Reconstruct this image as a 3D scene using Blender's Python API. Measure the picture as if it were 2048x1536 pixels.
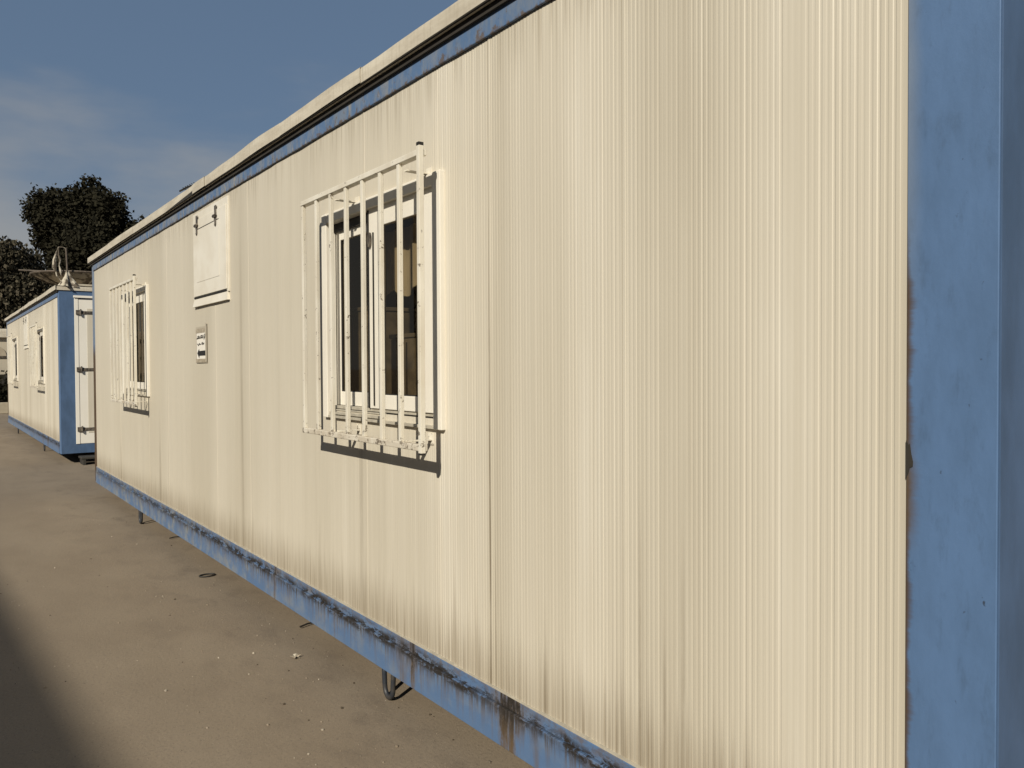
import bpy, bmesh, math, random
from mathutils import Matrix, Vector, noise as mnoise

for o in list(bpy.data.objects): bpy.data.objects.remove(o)
scene = bpy.context.scene
COL = scene.collection

# ------------------------------------------------------------------ camera
YAW, PITCH, ROLL, FPX = 0.63276, 0.019905, -0.0050787, 1600.0
cy, sy, cp, sp = math.cos(YAW), math.sin(YAW), math.cos(PITCH), math.sin(PITCH)
fwd = Vector((-cy * cp, sy * cp, -sp))
rt = Vector((sy, cy, 0.0))
up = rt.cross(fwd)
cr, sr = math.cos(ROLL), math.sin(ROLL)
R_ = rt * cr + up * sr
U_ = up * cr - rt * sr
cam_d = bpy.data.cameras.new("camera")
cam = bpy.data.objects.new("camera", cam_d)
COL.objects.link(cam)
m = Matrix((R_, U_, -fwd)).transposed().to_4x4()
m.translation = Vector((0.0, -1.6, 1.462))
cam.matrix_world = m
cam_d.sensor_fit = 'HORIZONTAL'
cam_d.sensor_width = 36.0
cam_d.lens = FPX / 2048.0 * 36.0
cam_d.clip_start = 0.05
cam_d.clip_end = 3000.0
scene.camera = cam

# ------------------------------------------------------------------ world, sun, exposure
SUN = Vector((0.70, -1.0, 0.80)).normalized()
EL = math.asin(SUN.z)
AZ = math.atan2(SUN.x, SUN.y)
world = bpy.data.worlds.new("World")
scene.world = world
world.use_nodes = True
wn, wl = world.node_tree.nodes, world.node_tree.links
wn.clear()
w_out = wn.new('ShaderNodeOutputWorld')
w_bg = wn.new('ShaderNodeBackground')
w_bg.inputs['Strength'].default_value = 0.085
sky = wn.new('ShaderNodeTexSky')
sky.sky_type = 'NISHITA'
sky.sun_disc = False
sky.sun_elevation = EL
sky.sun_rotation = AZ
sky.altitude = 100
sky.air_density = 1.0
sky.dust_density = 1.0
sky.ozone_density = 1.0
# thin high cirrus veil, thicker towards the horizon
tc = wn.new('ShaderNodeTexCoord')
sep = wn.new('ShaderNodeSeparateXYZ')
mp = wn.new('ShaderNodeMapping')
mp.inputs['Scale'].default_value = (4.0, 4.0, 13.0)
nz = wn.new('ShaderNodeTexNoise')
nz.inputs['Scale'].default_value = 1.1
nz.inputs['Detail'].default_value = 5.0
nz.inputs['Roughness'].default_value = 0.5
ma = wn.new('ShaderNodeMath'); ma.operation = 'MULTIPLY_ADD'
ma.inputs[1].default_value = 0.42; ma.inputs[2].default_value = -0.21
ad = wn.new('ShaderNodeMath'); ad.operation = 'ADD'
mr = wn.new('ShaderNodeMapRange')
mr.interpolation_type = 'SMOOTHSTEP'
mr.inputs['From Min'].default_value = 0.33
mr.inputs['From Max'].default_value = 0.10
mr.inputs['To Min'].default_value = 0.0
mr.inputs['To Max'].default_value = 0.56
mixs = wn.new('ShaderNodeMixRGB')
mixs.inputs['Color2'].default_value = (4.6, 4.35, 3.9, 1)
tint = wn.new('ShaderNodeMixRGB'); tint.blend_type = 'MULTIPLY'; tint.inputs['Fac'].default_value = 1.0
tint.inputs['Color2'].default_value = (0.82, 0.80, 0.78, 1)
wl.new(tc.outputs['Generated'], sep.inputs[0])
wl.new(tc.outputs['Generated'], mp.inputs[0])
wl.new(mp.outputs[0], nz.inputs['Vector'])
wl.new(nz.outputs['Fac'], ma.inputs[0])
wl.new(sep.outputs['Z'], ad.inputs[0])
wl.new(ma.outputs[0], ad.inputs[1])
wl.new(ad.outputs[0], mr.inputs['Value'])
wl.new(mr.outputs[0], mixs.inputs['Fac'])
wl.new(sky.outputs[0], tint.inputs['Color1'])
flat = wn.new('ShaderNodeMixRGB'); flat.inputs['Fac'].default_value = 0.72
flat.inputs['Color2'].default_value = (1.36, 2.10, 3.26, 1)
wl.new(tint.outputs[0], flat.inputs['Color1'])
wl.new(flat.outputs[0], mixs.inputs['Color1'])
wl.new(mixs.outputs[0], w_bg.inputs['Color'])
wl.new(w_bg.outputs[0], w_out.inputs['Surface'])

sun_d = bpy.data.lights.new("sun", 'SUN')
sun_d.energy = 4.9
sun_d.angle = math.radians(0.55)
sun_d.color = (1.0, 0.93, 0.80)
sun = bpy.data.objects.new("sun", sun_d)
COL.objects.link(sun)
sun.location = (6, -14, 14)
sun.rotation_euler = SUN.to_track_quat('Z', 'Y').to_euler()

scene.view_settings.view_transform = 'Standard'
scene.view_settings.look = 'None'
scene.view_settings.exposure = 0.0
scene.view_settings.gamma = 1.0
scene.cycles.max_bounces = 6

# ------------------------------------------------------------------ node helpers
ALB = 0.76        # one common scale on every base colour below
class NT:
    def __init__(s, name):
        s.m = bpy.data.materials.new(name)
        s.m.use_nodes = True
        s.n = s.m.node_tree.nodes; s.l = s.m.node_tree.links
        s.b = s.n['Principled BSDF']
        s.b.inputs['Roughness'].default_value = 0.6
        s.tc = s.n.new('ShaderNodeTexCoord').outputs['Object']
    def sep(s, v=None):
        k = s.n.new('ShaderNodeSeparateXYZ'); s.l.new(v or s.tc, k.inputs[0]); return k.outputs
    def noise(s, scale=(1, 1, 1), detail=4, rough=.5, loc=(0, 0, 0), v=None, sc=1.0):
        mp = s.n.new('ShaderNodeMapping'); mp.inputs['Scale'].default_value = scale; mp.inputs['Location'].default_value = loc
        s.l.new(v or s.tc, mp.inputs[0])
        k = s.n.new('ShaderNodeTexNoise'); k.inputs['Scale'].default_value = sc
        k.inputs['Detail'].default_value = detail; k.inputs['Roughness'].default_value = rough
        s.l.new(mp.outputs[0], k.inputs['Vector']); return k.outputs['Fac']
    def vor(s, scale=(1, 1, 1), sc=1.0):
        mp = s.n.new('ShaderNodeMapping'); mp.inputs['Scale'].default_value = scale
        s.l.new(s.tc, mp.inputs[0])
        k = s.n.new('ShaderNodeTexVoronoi'); k.inputs['Scale'].default_value = sc
        s.l.new(mp.outputs[0], k.inputs['Vector']); return k.outputs['Distance']
    def _set(s, inp, v):
        if isinstance(v, (int, float)): inp.default_value = v
        elif isinstance(v, tuple): inp.default_value = (v[0] * ALB, v[1] * ALB, v[2] * ALB, 1)
        else: s.l.new(v, inp)
    def math(s, op, a, b=0.0, c=0.0, clamp=False):
        k = s.n.new('ShaderNodeMath'); k.operation = op; k.use_clamp = clamp
        s._set(k.inputs[0], a); s._set(k.inputs[1], b); s._set(k.inputs[2], c); return k.outputs[0]
    def rng(s, v, a, b, c=0.0, d=1.0, smooth=True):
        k = s.n.new('ShaderNodeMapRange'); k.interpolation_type = 'SMOOTHSTEP' if smooth else 'LINEAR'
        s._set(k.inputs['Value'], v); s._set(k.inputs['From Min'], a); s._set(k.inputs['From Max'], b)
        k.inputs['To Min'].default_value = c; k.inputs['To Max'].default_value = d; return k.outputs[0]
    def mix(s, f, a, b, mode='MIX'):
        k = s.n.new('ShaderNodeMixRGB'); k.blend_type = mode
        s._set(k.inputs[0], f); s._set(k.inputs[1], a); s._set(k.inputs[2], b); return k.outputs[0]
    def ramp(s, v, stops, interp='LINEAR'):
        k = s.n.new('ShaderNodeValToRGB'); e = k.color_ramp; e.interpolation = interp
        while len(e.elements) > 1: e.elements.remove(e.elements[-1])
        for i, (p, c) in enumerate(stops):
            el = e.elements[0] if i == 0 else e.elements.new(p)
            el.position = p; el.color = (c[0] * ALB, c[1] * ALB, c[2] * ALB, 1) if isinstance(c, tuple) else (c, c, c, 1)
        s._set(k.inputs[0], v); return k.outputs[0]
    def bump(s, h, strength=.3, dist=.005):
        k = s.n.new('ShaderNodeBump'); k.inputs['Strength'].default_value = strength; k.inputs['Distance'].default_value = dist
        s.l.new(h, k.inputs['Height']); s.l.new(k.outputs[0], s.b.inputs['Normal'])
    def base(s, c): s._set(s.b.inputs['Base Color'], c)
    def rough(s, r): s._set(s.b.inputs['Roughness'], r)

CX = 5.58     # cabin meshes are modelled about the cabin's middle (world x = -5.58 for the near cabin)
# ---- cladding
WA, WB, WC, WD = (.775, .708, .577), (.665, .60, .475), (.54, .475, .365), (.21, .16, .10)
def mat_wall():
    t = NT('cream_cladding')
    x, y, z = t.sep()
    # broad weathering by position along the wall (x local = world + 5.58)
    pts = [(-10.4,.50),(-9.9,.60),(-9.5,.72),(-9.0,.5),(-8.6,.66),(-7.2,.40),(-6.95,.66),(-6.4,.62),(-6.1,.42),(-5.85,.38),(-5.55,.72),(-5.3,.52),
           (-5.05,.33),(-4.93,.55),(-4.65,.68),(-4.2,.62),(-3.8,.56),(-3.4,.60),(-2.9,.66),(-2.55,.86),(-2.36,.74),(-2.26,.40),(-2.12,.72),(-1.95,.58),(-1.83,.86),
           (-1.66,.66),(-1.56,.46),(-1.43,.34),(-1.27,.52),(-1.12,.84),(-0.93,.80),(-0.84,.45)]
    fx = t.rng(x, -10.4 + CX, -.8 + CX, smooth=False)
    broad = t.ramp(fx, [((p + 10.4) / 9.6, v) for p, v in pts], 'EASE')
    n1 = t.noise((9, 1, .35), 5, .6)
    n2 = t.noise((55, 1, .5), 4, .6, (3, 0, 1))
    n3 = t.noise((1.6, 1, .8), 3, .5)
    calm = t.rng(x, -6.5 + CX, -2.2 + CX, .38, 1.0)
    v = t.math('MULTIPLY', t.math('MULTIPLY_ADD', n1, .62, -.31), calm)
    v = t.math('ADD', v, broad)
    v = t.math('ADD', v, t.math('MULTIPLY', t.math('MULTIPLY_ADD', n2, .6, -.3), calm))
    v = t.math('ADD', v, t.math('MULTIPLY_ADD', n3, .5, -.25))
    col = t.ramp(v, [(0.0, WC), (.33, WB), (.5, (.71, .645, .517)), (.78, WA), (1, (.86, .80, .675))])
    # drips under the top band
    topd = t.rng(z, 2.60, t.math('MULTIPLY_ADD', t.noise((22, 1, .02), 3, .6), -.9, 2.86), 1, 0)
    topd = t.math('MULTIPLY', topd, t.rng(t.noise((45, 1, .6), 4, .6, (1, 4, 0)), .42, .74, 0, .55))
    col = t.mix(topd, col, (.36, .295, .20))
    # splash dirt above the sill, climbing in thin streaks
    hgt = t.math('MULTIPLY_ADD', t.math('POWER', t.noise((16, 1, .02), 5, .7, (7, 0, 0)), 3.0), t.rng(x, -6.5 + CX, -2.0 + CX, 1.1, 1.9), .39)
    lowd = t.rng(z, .33, hgt, 1, 0)
    lowd = t.math('MULTIPLY', lowd, t.rng(t.noise((75, 1, .8), 4, .7, (5, 2, 0)), .40, .70, 0, .75))
    col = t.mix(lowd, col, (.24, .185, .12))
    low2 = t.rng(z, .33, .58, .38, 0)
    col = t.mix(low2, col, (.33, .265, .175))
    # dark weeping lines beside the joints and stained grooves
    for X, w, a, z1 in ((-2.317, .010, .80, 2.2), (-2.285, .004, .75, 1.0), (-1.6495, .0030, .60, 6.0), (-2.3165, .004, .45, 6.0), (-1.583, .007, .60, 1.25), (-1.49, .009, .5, .95), (-1.425, .012, .28, 1.3),
                        (-2.01, .012, .5, .75), (-8.94, .03, .5, .9), (-7.25, .05, .4, 1.2), (-6.95, .012, .3, 2.7), (-5.05, .03, .3, 2.7), (-3.84, .02, .35, .8), (-2.67, .01, .3, .7), (-3.35, .03, .25, 2.7)):
        k = t.rng(t.math('ABSOLUTE', t.math('SUBTRACT', x, X + CX)), w * .25, w, 1, 0)
        k = t.math('MULTIPLY', k, t.rng(z, z1 * .45, z1, a, 0))
        k = t.math('MULTIPLY', k, t.rng(t.noise((20, 1, 3), 4, .7, (X, 0, 0)), .3, .6, .35, 1))
        col = t.mix(k, col, WD)
    # scattered chips and specks
    sp = t.rng(t.noise((26, 1, 9), 2, .5, (11, 0, 3)), .795, .81, 0, .8)
    col = t.mix(sp, col, (.12, .08, .05))
    sp = t.rng(t.noise((30, 1, 14), 2, .5, (2, 0, 8)), .79, .82, 0, .6)
    col = t.mix(sp, col, (.80, .74, .6))
    t.base(col); t.rough(.52)
    t.bump(t.math('ADD', n3, t.math('MULTIPLY', t.noise((14, 1, 2), 3), .15)), .18, .02)
    return t.m

BL1, BL2 = (.125, .225, .415), (.100, .180, .330)
RUST, RUSTD = (.13, .088, .052), (.020, .015, .011)
def mat_sill():
    t = NT('rusted_blue_sill_paint')
    x, y, z = t.sep()
    col = t.mix(t.noise((5, 5, 8), 5, .6), BL1, BL2)
    # chalky faded patches, more of them towards the far end
    far = t.rng(x, -1.5, 3.5, .75, .22)
    col = t.mix(t.math('MULTIPLY', t.rng(t.noise((7, 1, 9), 5, .65, (4, 0, 2)), .42, .68), far), col, (.34, .34, .30))
    near = t.rng(x, -4.9, .5, .6, 1.0)
    # rust along the seam line, with ragged drips
    zz = t.math('SUBTRACT', z, .294)
    band = t.rng(t.math('ABSOLUTE', t.math('ADD', zz, t.math('MULTIPLY_ADD', t.noise((6, 1, 1), 4, .6), .04, -.02))), .010, .040, 1, 0)
    nb = t.rng(t.noise((9, 1, 30), 7, .74, (0, 3, 0)), .45, .50)
    rs = t.math('MULTIPLY', t.math('MULTIPLY', t.math('MULTIPLY', band, nb), near), t.rng(t.noise((4.5, 1, 1), 5, .7, (2, 5, 0)), .34, .50, .35, 1))
    dl = t.math('POWER', t.noise((13, 1, .05), 5, .75, (9, 0, 0)), 3.2)
    drip = t.rng(t.math('MULTIPLY', zz, -1.0), 0.0, t.math('MULTIPLY_ADD', dl, 1.1, .014), 1, 0)
    drip = t.math('MULTIPLY', drip, t.rng(z, .296, .286))
    drip = t.math('MULTIPLY', drip, t.rng(t.noise((60, 1, 3), 4, .6), .40, .60))
    big = None
    for X, w, a in ((-2.19, .12, 1.15), (-2.86, .05, 1.0), (-4.45, .045, .85), (-2.95, .11, .55), (-1.55, .05, .5), (-3.63, .03, .5), (-2.04, .04, .45), (-6.2, .04, .4), (-7.6, .05, .5)):
        k = t.rng(t.math('ABSOLUTE', t.math('ADD', t.math('SUBTRACT', x, X + CX), t.math('MULTIPLY_ADD', t.noise((22, 1, 9), 5, .7, (X, 0, 0)), w * 1.5, w * -.75))), 0.0, t.math('MULTIPLY', t.rng(z, .15, .32, .45, 1.15), w * 1.15), a, 0)
        k = t.math('MULTIPLY', k, t.rng(t.noise((60, 1, 3.5), 5, .7, (X, 2, 0)), .30, .60, .25, 1.1))
        big = k if big is None else t.math('MAXIMUM', big, k)
    brown = t.math('MAXIMUM', t.math('MULTIPLY', drip, .6), big, clamp=True)
    brown = t.math('MAXIMUM', brown, t.math('MULTIPLY', t.rng(zz, -.008, .03, 0, .55), t.rng(t.noise((18, 1, 30), 5, .7, (3, 3, 3)), .42, .6)), clamp=True)
    col = t.mix(brown, col, t.mix(t.noise((40, 1, 20), 4, .7), RUST, (.20, .135, .075)))
    dark = t.math('MAXIMUM', t.math('MAXIMUM', rs, t.math('MULTIPLY', t.math('MULTIPLY', drip, near), t.rng(zz, -.07, -.01, 0, .8))), t.math('MULTIPLY', t.rng(big, .45, .95), t.rng(z, .16, .30, .15, 1.0)), clamp=True)
    dark = t.math('MULTIPLY', dark, t.rng(t.noise((38, 1, 34), 5, .75, (1, 1, 7)), .30, .50, .25, 1.0))
    col = t.mix(dark, col, RUSTD)
    t.base(col); t.rough(t.math('MULTIPLY_ADD', dark, .3, .6))
    t.bump(t.math('ADD', t.noise((50, 50, 50), 4, .7), t.math('MULTIPLY', dark, 1.0)), .22, .003)
    return t.m
def mat_band():
    t = NT('peeling_blue_band_paint')
    x, y, z = t.sep()
    col = t.mix(t.noise((4, 4, 8), 5, .6), BL1, BL2)
    f = t.rng(x, -3.0, 4.0, .62, .30)
    col = t.mix(t.math('MULTIPLY', t.rng(t.noise((16, 1, 5), 5, .7, (4, 0, 2)), .42, .60), f), col, (.36, .35, .30))
    col = t.mix(t.math('MULTIPLY', t.rng(t.noise((5, 1, 3), 4, .7, (8, 0, 2)), .54, .66), t.rng(x, 3.4, 1.5, 0, .85)), col, (.47, .41, .30))
    col = t.mix(t.rng(t.math('ADD', t.noise((24, 1, 18), 5, .7, (1, 0, 5)), t.rng(z, 2.64, 2.605, 0, .13)), .56, .66, 0, .8), col, (.15, .10, .06))
    col = t.mix(t.rng(t.noise((50, 1, 30), 4, .7, (6, 0, 5)), .64, .70, 0, .8), col, RUSTD)
    t.base(col); t.rough(.62)
    t.bump(t.noise((30, 30, 30), 4, .7), .25, .003)
    return t.m
def mat_post():
    t = NT('blotchy_blue_post_paint')
    x, y, z = t.sep()
    col = t.mix(t.rng(t.noise((9, 9, 3), 6, .65), .32, .68), (.124, .224, .415), (.104, .188, .345))
    col = t.mix(t.rng(t.noise((26, 26, 8), 4, .7, (4, 1, 1)), .52, .74, 0, .40), col, (.070, .120, .205))
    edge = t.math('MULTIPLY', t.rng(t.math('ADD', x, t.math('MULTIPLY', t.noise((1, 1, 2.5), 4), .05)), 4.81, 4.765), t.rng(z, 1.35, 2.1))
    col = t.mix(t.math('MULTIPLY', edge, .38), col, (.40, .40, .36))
    col = t.mix(t.rng(t.noise((40, 40, 30), 3, .7, (2, 2, 9)), .70, .74, 0, .5), col, (.035, .045, .06))
    # rust at the joint with the cladding, and a few knocks
    j = t.math('MULTIPLY', t.rng(x, 4.7490, t.math('MULTIPLY_ADD', t.math('POWER', t.noise((1, 1, 9), 6, .7), 3.0), .10, 4.752), 1, 0), t.rng(z, 1.80, 1.6))
    col = t.mix(j, col, (.10, .06, .03))
    hx = t.math('MULTIPLY', t.rng(t.math('ABSOLUTE', t.math('SUBTRACT', z, t.math('MULTIPLY_ADD', t.noise((1, 1, 5), 3), .1, 1.16))), .02, .15, 1, 0), t.rng(x, 4.750, t.math('MULTIPLY_ADD', t.noise((1, 1, 30), 5, .7), .05, 4.757), 1, 0))
    col = t.mix(t.math('MULTIPLY', hx, .8), col, (.13, .085, .045))
    col = t.mix(t.rng(t.noise((14, 14, 9), 5, .75, (7, 7, 1)), .68, .72, 0, .8), col, (.035, .04, .05))
    t.base(col); t.rough(.5)
    t.bump(t.noise((25, 25, 14), 5, .7), .3, .003)
    return t.m
def mat_simple(name, c1, c2, sc=(6, 6, 6), rough=.6, det=5, bump=.15, lo=.3, hi=.7, metal=0.0, bd=.003):
    t = NT(name)
    t.base(t.mix(t.rng(t.noise(sc, det, .6), lo, hi), c1, c2)); t.rough(rough)
    t.b.inputs['Metallic'].default_value = metal
    if bump: t.bump(t.noise(tuple(k * 5 for k in sc), 4, .6), bump, bd)
    return t.m
def mat_paint_worn(name, c1, c2, z0=None, rust=.66):
    t = NT(name)
    x, y, z = t.sep()
    col = t.mix(t.rng(t.noise((8, 8, 3), 5, .6), .3, .7), c1, c2)
    n = t.noise((28, 28, 34), 6, .72, (3, 3, 3))
    if z0 is not None:
        n = t.math('ADD', n, t.rng(z, z0 + .12, z0, 0, .085))
    col = t.mix(t.rng(n, rust, rust + .05, 0, .8), col, (.11, .075, .045))
    t.base(col); t.rough(.5); t.bump(t.noise((70, 70, 70), 3), .15, .002)
    return t.m

M = {}
M['wall'] = mat_wall(); M['sill'] = mat_sill(); M['band'] = mat_band(); M['post'] = mat_post()
def mat_fascia():
    t = NT('cream_roof_sheet')
    x, y, z = t.sep()
    col = t.mix(t.rng(t.noise((3, 3, 14), 5, .6), .3, .72), (.80, .73, .59), (.62, .55, .43))
    col = t.mix(t.rng(t.noise((60, 60, 8), 4, .6), .45, .75, 0, .35), col, (.40, .34, .24))
    t.base(col); t.rough(.6); t.bump(t.noise((6, 6, 20), 4), .3, .01)
    return t.m
M['fascia'] = mat_fascia()
M['endpanel'] = mat_simple('dark_blue_end_sheet', (.098, .172, .312), (.070, .124, .222), (7, 7, 3), .55, 6, .25)
M['shade_and_hole'] = mat_simple('eaves_shade_and_hole_black', (.030, .026, .020), (.045, .038, .028), (12, 12, 12), .95)  # near-black for the painted eaves shade and for the rust hole
M['white'] = mat_paint_worn('window_white_paint', (1.0, .95, .83), (.94, .88, .76), None, .70)
M['hatch'] = mat_simple('hatch_enamel', (.98, .925, .80), (.88, .81, .67), (2.5, 2.5, 3), .45, 5, .1, .36, .66)
M['grille'] = mat_paint_worn('grille_cream_paint', (.98, .93, .80), (.82, .75, .61), 1.17, .615)
M['rail'] = mat_paint_worn('peeling_rail_paint', (.94, .88, .75), (.62, .53, .40), 1.15, .62)
M['track'] = mat_simple('aluminium_track', (.46, .42, .34), (.60, .55, .44), (20, 20, 20), .45)
M['rubber'] = mat_simple('black_seal', (.016, .014, .012), (.03, .026, .02), (20, 20, 20), .7)
M['steel'] = mat_simple('weathered_steel', (.20, .17, .13), (.06, .05, .04), (30, 30, 30), .5, 5, .3, .35, .6)
M['navy'] = mat_simple('dark_navy_loop_paint', (.022, .030, .045), (.06, .055, .05), (25, 25, 25), .5, 5, .3)
M['inner'] = mat_simple('dim_interior_board', (.10, .085, .065), (.075, .065, .05), (2, 2, 2), .8)
M['under'] = mat_simple('underfloor_steel', (.03, .026, .022), (.045, .04, .03), (3, 3, 3), .8)
M['door'] = mat_simple('door_enamel', (1.04, .99, .88), (1.0, .95, .83), (3, 3, 2), .45)
M['doorin'] = mat_simple('door_panel_enamel', (.80, .74, .61), (.72, .65, .51), (18, 18, 1), .5)
M['box'] = mat_simple('brown_cardboard', (.24, .19, .13), (.10, .08, .055), (6, 6, 9), .8)
M['cloth_in'] = mat_simple('added_brownish_cloth', (.62, .52, .38), (.40, .33, .24), (9, 9, 3), .9)
M['glass'] = NT('window_glass').m
g = M['glass'].node_tree; g.nodes.clear()
go = g.nodes.new('ShaderNodeOutputMaterial'); gm = g.nodes.new('ShaderNodeMixShader')
gt = g.nodes.new('ShaderNodeBsdfTransparent'); gg = g.nodes.new('ShaderNodeBsdfGlossy'); gf = g.nodes.new('ShaderNodeFresnel')
gt.inputs['Color'].default_value = (.80, .78, .72, 1); gg.inputs['Roughness'].default_value = .02; gf.inputs['IOR'].default_value = 1.5
gb = g.nodes.new('ShaderNodeNewGeometry'); gx = g.nodes.new('ShaderNodeMath'); gx.operation = 'SUBTRACT'; gx.inputs[0].default_value = 1.0; gx.use_clamp = True
gy = g.nodes.new('ShaderNodeMath'); gy.operation = 'MULTIPLY'; gg.inputs['Color'].default_value = (.62, .55, .46, 1)
g.links.new(gb.outputs['Backfacing'], gx.inputs[1]); g.links.new(gx.outputs[0], gy.inputs[0]); g.links.new(gf.outputs[0], gy.inputs[1])
g.links.new(gy.outputs[0], gm.inputs[0]); g.links.new(gt.outputs[0], gm.inputs[1]); g.links.new(gg.outputs[0], gm.inputs[2]); g.links.new(gm.outputs[0], go.inputs['Surface'])

def mat_ground():
    t = NT('dusty_concrete_ground')
    x, y, z = t.sep()
    col = t.mix(t.rng(t.noise((1.1, 1.6, 1), 6, .6), .30, .72), (.252, .196, .134), (.288, .228, .158))
    col = t.mix(t.rng(t.noise((.5, .8, 1), 3, .6, (4, 7, 0)), .46, .68, 0, .5), col, (.318, .256, .182))
    # oily damp blotches collected along the cabins' feet
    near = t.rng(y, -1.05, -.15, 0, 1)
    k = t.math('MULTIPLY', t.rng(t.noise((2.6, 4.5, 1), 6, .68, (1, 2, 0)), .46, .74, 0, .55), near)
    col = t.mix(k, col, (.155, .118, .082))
    col = t.mix(t.rng(t.noise((70, 70, 1), 5, .8), .52, .64, 0, .55), col, (.16, .124, .088))
    col = t.mix(t.rng(t.noise((90, 90, 1), 3, .7, (5, 5, 0)), .60, .70, 0, .55), col, (.42, .36, .27))
    col = t.mix(t.rng(t.noise((16, 16, 1), 3, .6, (2, 8, 0)), .735, .75, 0, .8), col, (.05, .04, .03))
    t.base(col); t.rough(.9)
    t.bump(t.math('ADD', t.noise((60, 60, 1), 6, .85), t.math('MULTIPLY', t.noise((3, 3, 1), 3), 2.0)), .45, .012)
    return t.m
M['ground'] = mat_ground()
def mat_leaf(name, cs, rough=.6):
    t = NT(name)
    oi = t.n.new('ShaderNodeNewGeometry')
    k = t.ramp(oi.outputs['Random Per Island'], [(i / (len(cs) - 1), c) for i, c in enumerate(cs)])
    t.base(k); t.rough(rough); t.b.inputs['Specular IOR Level'].default_value = .06
    return t.m
M['leafdark'] = mat_leaf('dark_evergreen_leaves', [(.022, .0205, .0135), (.026, .024, .0155), (.030, .028, .018), (.042, .039, .025)], 1.0)
M['leafolive'] = mat_leaf('olive_leaves', [(.030, .028, .019), (.044, .040, .027), (.072, .063, .042), (.17, .145, .10)], .9)
M['bark'] = mat_simple('bark', (.07, .052, .036), (.04, .03, .022), (8, 8, 2), .9)

# ------------------------------------------------------------------ mesh helpers
class MB:
    def __init__(s, ox=0.0): s.v = []; s.f = []; s.ox = ox
    def quadv(s, *ps):
        b = len(s.v); s.v += [(p[0] + s.ox, p[1], p[2]) for p in ps]; s.f.append(tuple(range(b, b + len(ps))))
    def box(s, x0, x1, y0, y1, z0, z1):
        x0, x1 = sorted((x0 + s.ox, x1 + s.ox)); y0, y1 = sorted((y0, y1)); z0, z1 = sorted((z0, z1))
        b = len(s.v)
        s.v += [(x0, y0, z0), (x1, y0, z0), (x1, y1, z0), (x0, y1, z0), (x0, y0, z1), (x1, y0, z1), (x1, y1, z1), (x0, y1, z1)]
        s.f += [(b, b+3, b+2, b+1), (b+4, b+5, b+6, b+7), (b, b+1, b+5, b+4), (b+1, b+2, b+6, b+5), (b+2, b+3, b+7, b+6), (b+3, b, b+4, b+7)]
    def tube(s, pts, r, n=8, cap=True):
        pts = [Vector(p) for p in pts]; rs = r if isinstance(r, (list, tuple)) else [r] * len(pts)
        b = len(s.v); k = len(pts); prev = None
        for i, p in enumerate(pts):
            d = (pts[min(i + 1, k - 1)] - pts[max(i - 1, 0)]).normalized()
            if prev is None:
                a = Vector((0, 0, 1)) if abs(d.z) < .9 else Vector((1, 0, 0))
                u = d.cross(a).normalized()
            else:
                u = (prev - d * prev.dot(d)).normalized()
            prev = u; w = d.cross(u)
            for j in range(n):
                a = 2 * math.pi * j / n
                q = p + (u * math.cos(a) + w * math.sin(a)) * rs[i]
                s.v.append((q.x + s.ox, q.y, q.z))
        for i in range(k - 1):
            for j in range(n):
                s.f.append((b + i*n + j, b + i*n + (j+1) % n, b + (i+1)*n + (j+1) % n, b + (i+1)*n + j))
        if cap:
            s.f.append(tuple(b + j for j in reversed(range(n)))); s.f.append(tuple(b + (k-1)*n + j for j in range(n)))
    def prism(s, outline, y0, y1):      # outline in x,z
        b = len(s.v); n = len(outline)
        s.v += [(x + s.ox, y0, z) for x, z in outline] + [(x + s.ox, y1, z) for x, z in outline]
        s.f.append(tuple(range(b, b + n))); s.f.append(tuple(reversed(range(b + n, b + 2*n))))
        for i in range(n):
            j = (i + 1) % n; s.f.append((b + i, b + n + i, b + n + j, b + j))
    def build(s, name, mat, parent=None, bevel=0.0, smooth=False, loc=None, seg=2):
        me = bpy.data.meshes.new(name); me.from_pydata(s.v, [], s.f); me.update()
        bm = bmesh.new(); bm.from_mesh(me); bmesh.ops.recalc_face_normals(bm, faces=bm.faces) if not getattr(s, 'open', False) else None
        bm.to_mesh(me); bm.free()
        me.materials.append(mat)
        o = bpy.data.objects.new(name, me); COL.objects.link(o)
        if parent: o.parent = parent
        if loc: o.location = loc
        if smooth:
            for p in me.polygons: p.use_smooth = True
        if bevel:
            md = o.modifiers.new('bevel', 'BEVEL'); md.width = bevel; md.segments = seg; md.limit_method = 'ANGLE'; md.angle_limit = math.radians(40)
        return o
def boxes(name, mat, parent, lst, bevel=0.0, ox=0.0):
    for bx in lst:
        q = MB(ox); q.box(*bx); q.build(name, mat, parent, bevel)
def empty(name, loc, label, cat, group=None, rz=0):
    o = bpy.data.objects.new(name, None); COL.objects.link(o); o.location = loc; o.rotation_euler = (0, 0, rz)
    o.empty_display_size = .2
    tag(o, label, cat, group); return o
def tag(o, label=None, cat=None, group=None, kind=None):
    if label: o['label'] = label
    if cat: o['category'] = cat
    if group: o['group'] = group
    if kind: o['kind'] = kind
    return o
def copy_tree(o, parent=None):
    c = o.copy(); COL.objects.link(c)
    if parent: c.parent = parent
    for ch in list(o.children): copy_tree(ch, c)
    return c

# ------------------------------------------------------------------ ground
gme = MB()
def gz(x, y): return 0.0
gme.quadv((-1500, -1500, 0), (1500, -1500, 0), (1500, 1500, 0), (-1500, 1500, 0))
tag(gme.build('ground', M['ground']), kind='structure')

# ------------------------------------------------------------------ cabin
XR, XL = -.660, -10.50          # ends of the cabin (world x of the near one)
PR, PL = -.831, -10.37          # cladding limits
DEP = 2.44
WINS = [-2.61, -7.59]           # right outer edge of each window
WW, WZ0, WZ1 = 1.12, 1.226, 2.215
CZ0, CZ1 = .338, 2.612

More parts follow.
